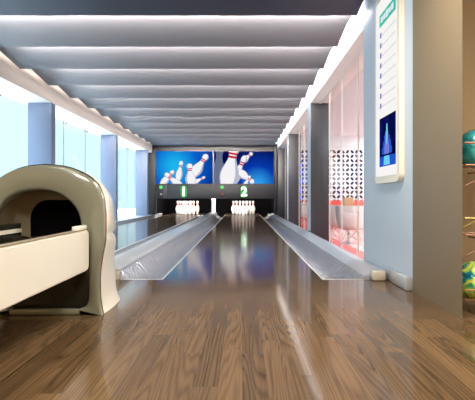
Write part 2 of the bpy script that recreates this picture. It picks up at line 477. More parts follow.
# ---------------------------------------------------------------- far end: masking unit, screens, pit
YM = 16.45; KM = YM/F
def mx(px): return (px-VX)*KM
def mz(py): return H-(py-VY)*KM
t = thing('masking_unit', 'charcoal masking unit framing the screens above the pins', 'masking unit', (-1.0, YM, 0))
MU = t
obj('top_beam', add_box(new_bm(), mx(148), mx(281.5), YM, YM+0.25, mz(150.6), 2.84, bev=0.01), M['maskgrey'], t)
obj('band_panel', add_box(new_bm(), mx(163.2), mx(274), YM-0.05, YM+0.2, mz(198.6), mz(184.4), bev=0.012), M['maskgrey'], t)
obj('corner_panel', add_box(new_bm(), mx(155.8), mx(163.0), YM-0.02, YM+0.2, mz(198.6), mz(184.4), bev=0.008), M['maskdark'], t)
obj('corner_panel', add_box(new_bm(), mx(163.2), mx(167.0), YM-0.07, YM-0.045, mz(198), mz(185), bev=0.006), M['maskpale'], t)
obj('backing', add_box(new_bm(), mx(150), mx(280), YM+0.06, YM+0.22, mz(184.4), mz(150.6)), M['black'], t)
obj('side_panel', add_box(new_bm(), -3.50, mx(155.6), YM-0.03, YM+0.25, 0.07, 2.84, bev=0.01), M['maskdark'], t)
obj('side_panel', add_box(new_bm(), mx(274.4), WR-0.01, YM-0.03, YM+0.25, 0.08, 2.84, bev=0.01), M['maskgrey'], t)
def disc(bm, c, r, y0, y1, n=16):
    add_tube(bm, [(c[0], y1, c[1]), (c[0], y0, c[1])], r, n); return bm
for px, col in ((161.2, 'dot_white'), (222.2, 'dot_red')):
    obj('green_indicator', disc(new_bm(), (mx(px), mz(187.2)), 1.75*KM, YM-0.075, YM-0.03), M['dot_green'], t)
    obj('small_indicator', disc(new_bm(), (mx(px+0.2), mz(194.2)), 0.9*KM, YM-0.075, YM-0.03), M[col], t)

def pin_outline(head, base, wscale=1.0):
    """2D pin silhouette from head centre-top to base, in pixels of the photograph"""
    hx, hy = head; bx_, by_ = base
    L = math.hypot(bx_-hx, by_-hy); ux, uy = (bx_-hx)/L, (by_-hy)/L; vx, vy = -uy, ux
    prof = [(0.0, 0.0), (0.015, 0.045), (0.05, 0.08), (0.11, 0.10), (0.17, 0.092), (0.23, 0.072), (0.29, 0.066), (0.36, 0.078), (0.46, 0.115), (0.56, 0.15), (0.65, 0.165), (0.74, 0.158), (0.86, 0.125), (0.95, 0.095), (1.0, 0.085)]
    def pt(s, w): return (hx+ux*L*s+vx*L*w*wscale, hy+uy*L*s+vy*L*w*wscale)
    def side(s0, s1):
        ps = [(s, w) for s, w in prof if s0 < s < s1]
        def wi(s):
            for (a, wa), (b, wb) in zip(prof, prof[1:]):
                if a <= s <= b: return wa+(wb-wa)*(s-a)/(b-a)
            return 0
        return [(s0, wi(s0))] + ps + [(s1, wi(s1))]
    def band(s0, s1, l=-1.0, r=1.0):
        S = side(s0, s1)
        return [pt(s, w*r) for s, w in S] + [pt(s, w*l) for s, w in reversed(S)]
    return band

def clip_poly(poly, x0, x1, y0, y1):
    for ax, lim, keep_less in ((0, x0, False), (0, x1, True), (1, y0, False), (1, y1, True)):
        out = []
        for i in range(len(poly)):
            a, b = poly[i-1], poly[i]
            ina = (a[ax] <= lim) if keep_less else (a[ax] >= lim)
            inb = (b[ax] <= lim) if keep_less else (b[ax] >= lim)
            if ina != inb:
                tt = (lim-a[ax])/(b[ax]-a[ax])
                out.append((a[0]+(b[0]-a[0])*tt, a[1]+(b[1]-a[1])*tt))
            if inb: out.append(b)
        poly = out
        if len(poly) < 3: return []
    return poly

def glow_mat(name, cx, cz, rx, inner, mid, outer, s):
    m = bpy.data.materials.new(name); m.use_nodes = True
    nt = m.node_tree; nt.nodes.clear(); L = nt.links; N = nt.nodes
    tc = N.new('ShaderNodeTexCoord')
    mp = N.new('ShaderNodeMapping'); mp.vector_type = 'POINT'
    mp.inputs['Location'].default_value = (-cx/rx, 0, -cz/rx); mp.inputs['Scale'].default_value = (1/rx, 0, 1/rx)
    L.new(tc.outputs['Object'], mp.inputs['Vector'])
    ln = N.new('ShaderNodeVectorMath'); ln.operation = 'LENGTH'; L.new(mp.outputs[0], ln.inputs[0])
    cr = N.new('ShaderNodeValToRGB')
    cr.color_ramp.elements[0].color = inner; cr.color_ramp.elements[0].position = 0.08
    cr.color_ramp.elements[1].color = outer; cr.color_ramp.elements[1].position = 1.0
    e = cr.color_ramp.elements.new(0.5); e.color = mid
    L.new(ln.outputs['Value'], cr.inputs[0])
    em = N.new('ShaderNodeEmission'); em.inputs['Strength'].default_value = s
    L.new(cr.outputs[0], em.inputs['Color'])
    o = N.new('ShaderNodeOutputMaterial'); L.new(em.outputs[0], o.inputs[0])
    return m
SM = [emat('picture_white', srgb(250, 248, 250), 0.95), emat('picture_shade', srgb(196, 200, 222), 0.85), emat('picture_red', srgb(214, 44, 56), 0.9), emat('picture_grey', srgb(120, 132, 165), 0.7)]
def screen(label, x0, x1, y0, y1, glow, pins):
    t = thing('lane_screen', label, 'screen', ((mx(x0)+mx(x1))/2, YM-0.03, mz(y1)))
    obj('casing', add_box(new_bm(), mx(x0), mx(x1), YM-0.02, YM+0.055, mz(y1), mz(y0)), M['blackgloss'], t)
    bm = new_bm(); q = 0.4; yy = [YM-0.022]
    def poly(pts, mi):
        pts = clip_poly(pts, x0+q, x1-q, y0+q, y1-q)
        if len(pts) < 3: return
        vs = [bm.verts.new((mx(a), yy[0], mz(b))) for a, b in pts]
        f = bm.faces.new(vs); f.material_index = mi
        f.normal_update()
        if f.normal.y > 0: f.normal_flip()
        yy[0] -= 0.0012
    poly([(x0, y0), (x1, y0), (x1, y1), (x0, y1)], 0)
    for head, base, ws, grey in pins:
        b = pin_outline(head, base, ws)
        if grey: poly(b(0.0, 1.0), 4); continue
        poly(b(0.0, 1.0), 2)
        poly(b(0.02, 0.99, -0.62 if head[0] > base[0] else -0.9, 0.9 if head[0] > base[0] else 0.62), 1)
        poly(b(0.205, 0.245), 3); poly(b(0.27, 0.315), 3)
    ogx, ogz = (mx(x0)+mx(x1))/2, mz(y1)
    gm = glow_mat('picture_glow', mx(glow[0])-ogx, mz(glow[1])-ogz, glow[2]*KM, glow[3], glow[4], glow[5], 0.88)
    obj('picture', bm, [gm]+SM, t, smooth=False, recalc=False)
    return t
def c7(x, y): return (155+x/7.917, 148+y/7.917)
def d7(x, y): return (212+x/7.42, 148+y/7.42)
screen('left screen showing a strike of six scattered pins on bright blue', 155.9, 213.2, 150.9, 184.2,
       (175, 166, 46, srgb(30, 190, 250), srgb(8, 100, 215), srgb(4, 22, 110)),
       [(c7(415, 50), c7(290, 235), 1.15, False), (c7(150, 178), c7(45, 300), 1.05, False), (c7(212, 102), c7(182, 268), 1.0, False),
        (c7(398, 228), c7(290, 285), 0.9, False), (c7(272, 122), c7(287, 312), 1.35, False), (c7(80, 200), c7(230, 330), 1.0, False)])
screen('right screen showing a close-up of falling pins on dark blue', 213.6, 274.0, 150.9, 184.2,
       (258, 184, 36, srgb(50, 165, 245), srgb(8, 60, 180), srgb(5, 14, 78)),
       [(d7(60, -40), d7(40, 330), 0.9, True), (d7(300, 35), d7(215, 110), 1.3, False), (d7(250, 55), d7(140, 290), 0.85, False), (d7(310, 260), d7(185, 165), 1.25, False),
        (d7(285, 205), d7(230, 300), 0.9, False), (d7(172, -40), d7(105, 330), 1.15, False)])

def digit(ch, px, label):
    t = thing('lane_number_sign', label, 'number sign', (mx(px), YM-0.06, mz(191.5)))
    bm = new_bm()
    w, h = 3.3*KM, 5.9*KM
    pts = []
    for k in range(32):
        a = 2*PI*k/32; ca, sa = math.cos(a), math.sin(a)
        pts.append((mx(px)+w*math.copysign(abs(ca)**0.6, ca), mz(191.5)+h*math.copysign(abs(sa)**0.6, sa)))
    add_prism(bm, pts, 'y', YM-0.075, YM-0.052)
    obj('halo_plate', bm, M['halo_green'], t)  # green plate stands in for the halo of light around the digit
    cu = bpy.data.curves.new('digit', 'FONT'); cu.body = ch; cu.size = 9.6*KM*1.3; cu.extrude = 0.01
    cu.align_x = 'CENTER'; cu.offset = 0.012
    tmp = bpy.data.objects.new('digit_text', cu); COL.objects.link(tmp)
    bpy.context.view_layer.update()
    me = bpy.data.meshes.new_from_object(tmp.evaluated_get(bpy.context.evaluated_depsgraph_get()))
    bpy.data.objects.remove(tmp)
    zs = [v.co.y for v in me.vertices]; zc = (min(zs)+max(zs))/2
    xs = [v.co.x for v in me.vertices]; xc = (min(xs)+max(xs))/2
    for v in me.vertices:
        x, y, z = v.co; v.co = (x-xc, -0.03-z, y-zc)
    me.materials.clear(); me.materials.append(M['led_digit'])
    me.name = 'digit'
    o = bpy.data.objects.new('digit', me); COL.objects.link(o); o.parent = t
digit('1', 184.0, 'glowing green lane number 1 above the left pins')
digit('2', 244.0, 'glowing green lane number 2 above the right pins')

# pit behind the pins
struct(box_obj('wall_pit_back', (-3.86, WR+0.1, 20.4, 20.5, -0.3, 2.86), M['black'], base=(0, 20.4, 0)))
struct(box_obj('wall_pit_left', (-3.86, -3.32, 17.0, 20.4, 0.07, 2.86), M['black'], base=(-3.5, 18, 0)))
struct(box_obj('wall_pit_right', (WR, WR+0.34, 16.45, 20.4, LOW, 2.86), M['black'], base=(1.4, 18, 0)))
for x in (-2.35, 0.0):
    bm = new_bm(); add_box(bm, x-0.5, x+0.5, YM+0.26, YM+0.40, 1.30, 1.36); l = obj('pin_light', bm, M['maskdark'], MU)
    bm = new_bm()
    vs = [bm.verts.new(c) for c in ((x-0.48, YM+0.28, 1.296), (x+0.48, YM+0.28, 1.296), (x+0.48, YM+0.38, 1.296), (x-0.48, YM+0.38, 1.296))]
    bm.faces.new(vs[::-1]); obj('tube', bm, M['lamp_pin'], l, recalc=False)
    area('pin_lamp', (x, YM+0.33, 1.29), (0, 0.85, -0.5), 0.96, 0.1, 260.0, (1.0, 0.93, 0.86), l)

# ---------------------------------------------------------------- pins
PH = 0.56
pinp = [(0.0266, 0.0), (0.030, 0.004), (0.0345, 0.030), (0.0445, 0.066), (0.0545, 0.100), (0.0605, 0.135), (0.0595, 0.160), (0.052, 0.195), (0.041, 0.225),
        (0.0315, 0.244), (0.027, 0.256), (0.0245, 0.268), (0.0235, 0.280), (0.0240, 0.292), (0.0262, 0.305), (0.0300, 0.325), (0.0322, 0.345), (0.0310, 0.360), (0.0255, 0.372), (0.0140, 0.3795), (0.004, 0.381)]
ps = PH/0.381
prof = [(r*ps*1.08, z*ps) for r, z in pinp]
msl = [0]*(len(prof)-1)
for k in (9, 11, 13): msl[k] = 1
msl[10] = 0; msl[12] = 0
rows = [[(0, 'front pin')], [(-0.5, 'second row, left pin'), (0.5, 'second row, right pin')], [(-1, 'third row, left pin'), (0, 'third row, middle pin'), (1, 'third row, right pin')],
        [(-1.5, 'back row, leftmost pin'), (-0.5, 'back row, second from left'), (0.5, 'back row, second from right'), (1.5, 'back row, rightmost pin')]]
first = None
for x, nm, num in ((-2.35, 'left', '1'), (0.03, 'right', '2')):
    for r, row in enumerate(rows):
        for dx, lab in row:
            loc = (x+dx*0.28, 18.55+r*0.2425, 0.0)
            label = 'white red-necked bowling pin on the %s lane, %s' % (nm, lab)
            grp = 'bowling pins standing on the %s lane' % nm
            if first is None:
                bm = new_bm(); add_lathe(bm, prof, (0, 0, 0), 20, msl)
                first = obj('bowling_pin', bm, [M['pin'], M['pinred']], base=(0, 0, 0), angle=60)
                first.location = loc; tag(first, label, 'bowling pin', grp)
            else:
                c = first.copy(); COL.objects.link(c); c.location = loc; tag(c, label, 'bowling pin', grp)

# ---------------------------------------------------------------- ball return
BX, BY = -1.18, 2.67
t = thing('ball_return', 'cream and taupe arched ball return with a long tray at left', 'ball return', (BX, BY, 0))
half = [(.345,0),(.336,.03),(.326,.10),(.324,.20),(.328,.28),(.340,.36),(.355,.44),(.358,.54),(.355,.63),(.345,.705),(.320,.765),(.275,.812),(.20,.855),(.11,.884),(0,.894)]
ihalf = [(.20,.034),(.245,.055),(.262,.10),(.263,.20),(.263,.28),(.263,.36),(.263,.44),(.262,.50),(.256,.56),(.240,.615),(.210,.660),(.165,.700),(.115,.728),(.060,.742),(0,.746)]
def sym(h, n=4):
    r = smooth_curve(h, n)
    return r + [(-x, z) for x, z in reversed(r[:-1])]
OUT, INN = sym(half), sym(ihalf)
INN = [(x-0.042*max(0.0, min(1.0, (z-0.40)/0.12)), z) for x, z in INN]        # the mouth sits a little left of the arch's axis
# front frame: ring with rounded edges
bm = new_bm()
def sec(P, y, gx=1.0, inset=0.0, other=None):
    o = []
    for i, (x, z) in enumerate(P):
        if inset and other:
            xo, zo = other[i]; d = math.hypot(xo-x, zo-z) or 1
            x += (xo-x)/d*inset; z += (zo-z)/d*inset
        o.append((BX+x, BY+y, z))
    return o
ring = [sec(OUT, 0.034), sec(OUT, 0.014), sec(OUT, 0.004, inset=0.004, other=INN), sec(OUT, 0.0, inset=0.014, other=INN),
        sec(INN, 0.0, inset=0.02, other=OUT), sec(INN, 0.006, inset=0.006, other=OUT), sec(INN, 0.02), sec(INN, 0.06)]
R = add_loft(bm, ring)
# bottom sill bar joins the two legs
add_box(bm, BX-0.21, BX+0.21, BY+0.004, BY+0.055, 0.0, 0.034, bev=0.008)
for side in (0, -1):
    bm.faces.new([r[side] for r in R])
obj('front_frame', bm, M['taupe_gloss'], t, angle=50)
bm = new_bm()
add_tube(bm, [(BX+x*1.004, BY+0.036, z*1.004) for x, z in OUT], 0.005, 6)
obj('edge_trim', bm, M['chrome'], t)
# cream shell
bm = new_bm(); secs = []
for tt, s, sb in ((0.0, 1.0, 1.0), (0.06, 1.012, 1.0), (0.25, 1.0, 1.0), (0.45, 0.965, 0.995), (0.65, 0.925, 0.985), (0.82, 0.87, 0.97), (0.93, 0.79, 0.95), (1.0, 0.66, 0.92)):
    S = []
    for x, z in OUT:
        k = max(0.0, min(1.0, (z-0.08)/0.62)); k = k*k*(3-2*k)
        f = sb+(s-sb)*k
        e = 1.0 if z < 0.35 else 1-(1-s)*0.55
        notch = 0.020*math.exp(-((z-0.485)/0.022)**2)*min(1, tt*4)
        flare = 0.010*math.exp(-(z/0.05)**2)*min(1, tt*3)
        S.append((BX+x*f+math.copysign(1, x)*(flare-notch)*(1 if abs(x) > 0.05 else 0), BY+0.037+tt*0.42, z*(1-(1-s)*0.55*k)))
    secs.append(S)
R = add_loft(bm, secs)
bm.faces.new(R[-1])
obj('shell', bm, M['cream'], t, angle=60)
# liner funnel with the dark ball exit
HOLE = [(x*0.93, 0.40+(z-0.40)*0.86 if z > 0.40 else z) for x, z in INN]
k0 = next(i for i, p in enumerate(INN) if p[1] > 0.44)
sl = slice(k0, len(INN)-k0)
bm = new_bm()
def rounded_mouth(n, cx, hw, zb, zt_, r):
    path = [(cx+hw, zb), (cx+hw, zt_-r)] + [(cx+hw-r+r*math.cos(PI/2*k/8), zt_-r+r*math.sin(PI/2*k/8)) for k in range(1, 9)]
    path += [(cx-(x-cx), z) for x, z in reversed(path)]
    d = [0.0]
    for a, b in zip(path, path[1:]): d.append(d[-1]+math.hypot(a[0]-b[0], a[1]-b[1]))
    out = []
    for k in range(n):
        q = d[-1]*k/(n-1)
        m_ = next((i for i in range(len(d)-1) if d[i] <= q <= d[i+1]+1e-9), len(d)-2)
        f = (q-d[m_])/max(1e-9, d[m_+1]-d[m_]); a, b = path[m_], path[m_+1]
        out.append((a[0]+(b[0]-a[0])*f, a[1]+(b[1]-a[1])*f))
    return out
HO2 = rounded_mouth(len(INN[sl]), -0.03, 0.222, 0.44, 0.692, 0.13)
add_loft(bm, [[(BX+x, BY+0.058, z) for x, z in INN[sl]], [(BX+x*1.03, BY+0.12, 0.4+(z-0.4)*1.03) for x, z in INN[sl]], [(BX+x*1.02, BY+0.26, 0.4+(z-0.4)*1.0) for x, z in INN[sl]], [(BX+x*0.93, BY+0.31, z) for x, z in HO2], [(BX+x*0.90, BY+0.315, z-0.008) for x, z in HO2]])
add_box(bm, BX-0.262, BX+0.262, BY+0.06, BY+0.33, 0.40, 0.42)
obj('inner_liner', bm, M['liner'], t, angle=50)
bm = new_bm(); pts = [(BX+x*0.94, z) for x, z in HO2]
add_prism(bm, pts, 'y', BY+0.325, BY+0.345)
obj('ball_exit', bm, M['black'], t)
obj('lower_panel', add_box(new_bm(), BX-0.30, BX+0.30, BY+0.07, BY+0.10, 0.012, 0.42, bev=0.01), M['darkgloss'], t)
# tray
def side_outline(y0, y1, z0, z1, r=0.035):
    pts = [(y0, z0)]
    for a in range(7):
        an = -PI/2+PI/2*a/6; pts.append((y1-r+r*math.cos(an), z0+r+r*math.sin(an)))
    for a in range(7):
        an = PI/2*a/6; pts.append((y1-r+r*math.cos(an), z1-r+r*math.sin(an)))
    pts.append((y0, z1))
    return pts
TY0, TY1 = 0.95, BY-0.012
XA, XB = -0.905, -1.455
for xa, xb in ((XA-0.035, XA), (XB, XB+0.035)):
    bm = new_bm(); add_prism(bm, side_outline(TY0, TY1, 0.272, 0.512), 'x', xa, xb)
    es = [e for e in bm.edges if abs(e.verts[0].co.x-e.verts[1].co.x) < 1e-6]
    bmesh.ops.bevel(bm, geom=es, offset=0.008, segments=2, affect='EDGES')
    sp_ = obj('tray_side', bm, M['cream'], t)
    obj('top_rim', add_box(new_bm(), xa+0.004, xb-0.004, TY0+0.02, TY1-0.05, 0.510, 0.519, bev=0.003), M['liner'], sp_)
    obj('rim_stop', add_box(new_bm(), xa+0.002, xb-0.002, TY1-0.19, TY1-0.03, 0.515, 0.540, bev=0.006), M['cream'], sp_)
obj('tray_bed', add_box(new_bm(), XB+0.03, XA-0.03, TY0+0.03, BY+0.06, 0.425, 0.445), M['darkgloss'], t)
obj('tray_bottom', add_box(new_bm(), XB+0.03, XA-0.03, TY0+0.03, TY1-0.02, 0.275, 0.30), M['cream'], t)
obj('tray_end', add_box(new_bm(), XB, XA, TY0-0.03, TY0+0.03, 0.272, 0.515, bev=0.02), M['cream'], t)
rl = obj('ball_rail', add_box(new_bm(), -1.41, -1.36, TY0+0.04, BY+0.10, 0.452, 0.545, bev=0.006), M['darkgloss'], t)
obj('rail_strip', add_box(new_bm(), -1.36, -1.354, TY0+0.05, BY+0.09, 0.488, 0.512), M['cream'], rl)
st = obj('stand', add_box(new_bm(), BX-0.13, BX+0.13, 1.15, 1.40, 0.02, 0.28, bev=0.02), M['darkgloss'], t)
obj('stand_foot', add_box(new_bm(), BX-0.20, BX+0.20, 1.05, 1.50, 0.0, 0.025, bev=0.008), M['chrome'], st)

# ---------------------------------------------------------------- wall monitor
XF = WR-0.045
def wy(px, X=XF): return F*X/(px-VX)
Y0, Y1 = wy(399.0), wy(374.8)
Z0, Z1 = 0.825, 2.50
t = thing('menu_board', 'tall white lit price board hung on the blue-grey wall', 'price board', (WR, (Y0+Y1)/2, Z0))
def rrect(y0, y1, z0, z1, r, n=8):
    pts = []
    for cy, cz, a0 in ((y1-r, z1-r, 0), (y0+r, z1-r, PI/2), (y0+r, z0+r, PI), (y1-r, z0+r, 1.5*PI)):
        for k in range(n+1):
            a = a0+PI/2*k/n; pts.append((cy+r*math.cos(a), cz+r*math.sin(a)))
    return pts
bm = new_bm(); add_prism(bm, rrect(Y0, Y1, Z0, Z1, 0.07), 'x', XF, WR-0.002)
obj('casing', bm, M['bezel'], t)
ym = (Y0+Y1)/2
bm = new_bm(); add_prism(bm, rrect(Y0+0.045, Y1-0.045, Z0+0.06, Z1-0.06, 0.03), 'x', XF-0.003, XF-0.0005)
obj('display', bm, emat('display_white', (1.0, 0.985, 0.965, 1), 0.93), t)
ya, yb = wy(396.2), wy(380.2)
def zc(py, px): return H-(py-VY)/F*wy(px)
hz1, hz0 = zc(16.5, 380.2), zc(28.5, 380.2)
bm = new_bm(); add_box(bm, XF-0.006, XF-0.0031, ya, yb, hz0, hz1)
hd = obj('header_banner', bm, emat('teal_banner', srgb(72, 196, 168), 0.95), t)
bm = new_bm()
for k in range(5):
    y_ = yb-0.06-(yb-ya-0.1)*k/4.6
    h_ = (0.05, 0.045, 0.06, 0.04, 0.05)[k]
    add_box(bm, XF-0.0075, XF-0.0061, y_-0.035, y_+0.02, (hz0+hz1)/2-h_*0.5, (hz0+hz1)/2+h_*0.5)
obj('banner_lettering', bm, emat('banner_white', srgb(236, 240, 250), 0.95), hd)
bm = new_bm(); MV = emat('marker_violet', srgb(140, 140, 205), 0.9)
for k in range(8):
    py = 38.0+k*10.0
    z = zc(py, 380.2)
    add_box(bm, XF-0.0045, XF-0.0031, ya, yb, z-0.003, z+0.003)
    bm2 = new_bm(); add_box(bm2, XF-0.006, XF-0.0031, yb-0.05, yb-0.012, z-0.012, z+0.030)
    obj('list_marker', bm2, MV, t)
obj('price_line', bm, emat('list_grey', srgb(222, 215, 222), 0.9), t)
pz1, pz0 = zc(119.5, 380.2), zc(167.3, 380.2)
def pict_mat():
    m = bpy.data.materials.new('fountain_picture'); m.use_nodes = True
    nt = m.node_tree; nt.nodes.clear(); N = nt.nodes; L = nt.links
    tc = N.new('ShaderNodeTexCoord'); nz = N.new('ShaderNodeTexNoise'); nz.inputs['Scale'].default_value = 9
    L.new(tc.outputs['Object'], nz.inputs['Vector'])
    cr = N.new('ShaderNodeValToRGB'); cr.color_ramp.elements[0].color = srgb(4, 5, 26); cr.color_ramp.elements[1].color = srgb(14, 22, 110)
    cr.color_ramp.elements[0].position = 0.3; cr.color_ramp.elements[1].position = 0.75
    L.new(nz.outputs['Fac'], cr.inputs[0])
    em = N.new('ShaderNodeEmission'); L.new(cr.outputs[0], em.inputs[0]); o = N.new('ShaderNodeOutputMaterial'); L.new(em.outputs[0], o.inputs[0])
    return m
bm = new_bm(); add_box(bm, XF-0.006, XF-0.0031, ya, yb, pz0, pz1)
def pq(u, v): return (yb-(yb-ya)*u, pz0+(pz1-pz0)*v)      # u left to right, v bottom to top
x_ = [XF-0.0065]
def pp(pts, mi):
    vs = [bm.verts.new((x_[0],)+pq(*p)) for p in pts]
    f = bm.faces.new(vs); f.material_index = mi; f.normal_update()
    if f.normal.x > 0: f.normal_flip()
    x_[0] -= 0.0004
pp([(0, 0), (1, 0), (1, 0.2), (0, 0.2)], 3)
for c, w, h, mi in ((0.36, 0.10, 0.62, 3), (0.64, 0.10, 0.60, 3), (0.5, 0.13, 0.84, 1), (0.28, 0.09, 0.5, 3), (0.72, 0.09, 0.5, 3), (0.43, 0.08, 0.68, 2), (0.57, 0.08, 0.68, 2)):
    pp([(c-w, 0.24), (c+w, 0.24), (c+w*1.1, 0.36), (c+w*0.5, 0.5*h+0.12), (c+w*0.25, h), (c-w*0.25, h), (c-w*0.5, 0.5*h+0.12), (c-w*1.1, 0.36)], mi)
pp([(0.3, 0.02), (0.7, 0.02), (0.66, 0.2), (0.34, 0.2)], 1)
obj('picture', bm, [pict_mat(), emat('jet_cyan', srgb(110, 215, 250), 0.95), emat('jet_violet', srgb(120, 130, 225), 0.9), emat('jet_blue', srgb(40, 90, 220), 0.9)], t, smooth=False, recalc=False)

# ---------------------------------------------------------------- ball rack and balls in the niche
YR = 2.72
t = thing('ball_rack', 'wall-side ball rack of copper and brass rods behind the taupe wall edge', 'ball rack', (1.75, YR, 0))
for x in (1.72, 2.35):
    obj('post', add_box(new_bm(), x-0.018, x+0.018, YR+0.24, YR+0.275, 0.0, 1.25, bev=0.004), M['blackgloss'], t)
for zg, zl in ((1.02, 0.895), (0.578, 0.475), (0.158, 0.085)):
    bm = new_bm(); add_tube(bm, [(1.30, YR-0.085, zg), (2.40, YR-0.085, zg)], 0.0065, 8); obj('guard_rod', bm, M['copper'] if zg > 0.6 else M['brass'], t)
    for dy in (-0.02, 0.13):
        bm = new_bm(); add_tube(bm, [(1.335, YR+dy, zl), (2.40, YR+dy, zl)], 0.0065, 8); obj('shelf_rod', bm, M['copper'], t)
    for x in (1.335, 2.05):
        bm = new_bm(); add_tube(bm, [(x, YR-0.03, zl-0.125), (x+0.16, YR-0.03, zl-0.035)], 0.006, 8); obj('brace', bm, M['copper'], t)
        if 0.3 < zl < 0.6:
            bm = new_bm(); add_tube(bm, [(x, YR+0.02, zl+0.035), (x+0.13, YR+0.02, zl+0.11)], 0.006, 8); obj('side_rod', bm, M['brass'], t)
        bm = new_bm(); add_tube(bm, [(x+0.16, YR-0.03, zl-0.035), (x+0.16, YR+0.26, zl-0.035)], 0.006, 8); obj('bracket', bm, M['copper'], t)

def ball_mat(name, stops, scale, rough=0.12):
    m = bpy.data.materials.new(name); nt, p = nodes_of(m); N = nt.nodes; L = nt.links
    tc = N.new('ShaderNodeTexCoord'); nz = N.new('ShaderNodeTexNoise'); nz.inputs['Scale'].default_value = scale; nz.inputs['Detail'].default_value = 3; nz.inputs['Distortion'].default_value = 1.6
    L.new(tc.outputs['Object'], nz.inputs['Vector'])
    cr = N.new('ShaderNodeValToRGB'); el = cr.color_ramp.elements
    el[0].position, el[0].color = stops[0]; el[1].position, el[1].color = stops[-1]
    for pz, c in stops[1:-1]:
        e = el.new(pz); e.color = c
    L.new(nz.outputs['Fac'], cr.inputs[0]); L.new(cr.outputs[0], p.inputs['Base Color'])
    p.inputs['Roughness'].default_value = rough; p.inputs['Coat Weight'].default_value = 0.6; p.inputs['Coat Roughness'].default_value = 0.03
    return m
def ball(c, r, m, label):
    t = thing('bowling_ball', label, 'bowling ball', (c[0], c[1], c[2]-r), 'bowling balls on the rack')
    bm = new_bm(); bmesh.ops.create_uvsphere(bm, u_segments=40, v_segments=24, radius=r, matrix=Matrix.Translation(c) @ Matrix.Rotation(0.6, 4, 'X'))
    obj('body', bm, m, t, angle=80)
    for a, b in ((0.25, 0.2), (0.05, 0.42), (0.42, 0.45)):
        d = Vector((math.sin(a)*0.8, -0.35-b, 0.95)).normalized(); p0 = Vector(c)+d*(r+0.0005)
        bm = new_bm(); add_tube(bm, [p0, p0-d*0.02], 0.012, 12); obj('finger_hole', bm, M['black'], t)
ball((1.445, YR+0.055, 1.0), 0.122, ball_mat('teal_swirl', [(0.32, srgb(6, 60, 80)), (0.42, srgb(20, 160, 168)), (0.55, srgb(90, 215, 210)), (0.66, srgb(24, 150, 165)), (0.76, srgb(70, 60, 110))], 5), 'teal marbled bowling ball on the top tier of the rack')
ball((1.435, YR+0.055, 0.190), 0.122, ball_mat('rainbow_swirl', [(0.3, srgb(20, 40, 120)), (0.40, srgb(10, 160, 160)), (0.47, srgb(190, 230, 70)), (0.53, srgb(252, 246, 120)), (0.60, srgb(60, 200, 110)), (0.68, srgb(30, 40, 150))], 6), 'yellow, green and blue swirled bowling ball on the lowest tier')

# ---------------------------------------------------------------- lounge furniture
def lattice(x0, x1, z0, z1, p, y):
    """white panel pierced by leaf-shaped holes that tilt left and right in turn"""
    bm = new_bm(); nx = int(round((x1-x0)/p)); nz_ = int(round((z1-z0)/p))
    m = 12
    for i in range(nx):
        for j in range(nz_):
            cx, cz_ = x0+(i+0.5)*p, z0+(j+0.5)*p
            s = 1 if (i+j) % 2 else -1
            inner = []; outer = []
            for k in range(m):
                a = 2*PI*(k+0.5)/m
                u, v = math.cos(a)*0.50*p, math.sin(a)*0.30*p
                ang = s*PI/4
                inner.append((cx+u*math.cos(ang)-v*math.sin(ang), cz_+u*math.sin(ang)+v*math.cos(ang)))
                ca, sa = math.cos(a+ang), math.sin(a+ang); q = p/2/max(abs(ca), abs(sa))
                outer.append((cx+ca*q, cz_+sa*q))
            I0 = [bm.verts.new((a_, y, b_)) for a_, b_ in inner]; O0 = [bm.verts.new((a_, y, b_)) for a_, b_ in outer]
            I1 = [bm.verts.new((a_, y+0.03, b_)) for a_, b_ in inner]
            for k in range(m):
                k2 = (k+1) % m
                bm.faces.new((O0[k], O0[k2], I0[k2], I0[k])); bm.faces.new((I0[k], I0[k2], I1[k2], I1[k]))
                # square corner
            # corners of the tile
            for k in range(m):
                k2 = (k+1) % m
                (ax, az), (bx2, bz2) = outer[k], outer[k2]
                if abs(ax-bx2) > 1e-5 and abs(az-bz2) > 1e-5:
                    cxn = cx+math.copysign(p/2, (ax+bx2)/2-cx); czn = cz_+math.copysign(p/2, (az+bz2)/2-cz_)
                    cvt = bm.verts.new((cxn, y, czn)); bm.faces.new((O0[k], cvt, O0[k2]))
    for f in bm.faces: f.normal_update()
    return bm
P_ = 0.150
nzr = 12
zt = 2.30
bm = lattice(1.63, 1.63+P_*24, zt-P_*nzr, zt, P_, 15.0)
t = thing('lattice_screen', 'white lattice screen pierced with dark leaf shapes at the lounge back', 'lattice screen', (3.4, 15.0, LOW))
obj('pierced_panel', bm, M['screenwhite'], t, smooth=False)
obj('top_rail', add_box(new_bm(), 1.63, 1.63+P_*24, 14.97, 15.06, zt, zt+0.05), M['screenwhite'], t)
obj('support', add_box(new_bm(), 5.24, 5.34, 14.99, 15.08, LOW, zt), M['screenwhite'], t)
obj('support', add_box(new_bm(), 1.60, 1.64, 14.99, 15.08, LOW, zt), M['screenwhite'], t)
for x, m_, lab in ((3.55, 'ledblue', 'blue tube light glowing behind the lattice screen'), (2.1, 'ledblue', 'blue tube light behind the lattice near the glass'), (2.95, 'ledgreen2', 'green tube light low behind the lattice screen')):
    bm = new_bm(); z0_ = 0.5 if m_ == 'ledgreen2' else 1.1
    add_tube(bm, [(x, 16.22, LOW), (x, 16.22, z0_+0.8)], 0.03, 8)
    tag(obj('tube_light', bm, M[m_]), lab, 'tube light')
t = thing('banquette', 'red banquette with a flat back below the lattice screen', 'bench', (3.6, 14.6, LOW))
obj('seat', add_box(new_bm(), 1.75, 5.5, 14.30, 14.80, LOW, 0.12, bev=0.03), M['redseat'], t)
obj('backrest', add_box(new_bm(), 1.75, 5.5, 14.80, 14.92, LOW, 0.60, bev=0.03), M['redseat'], t)

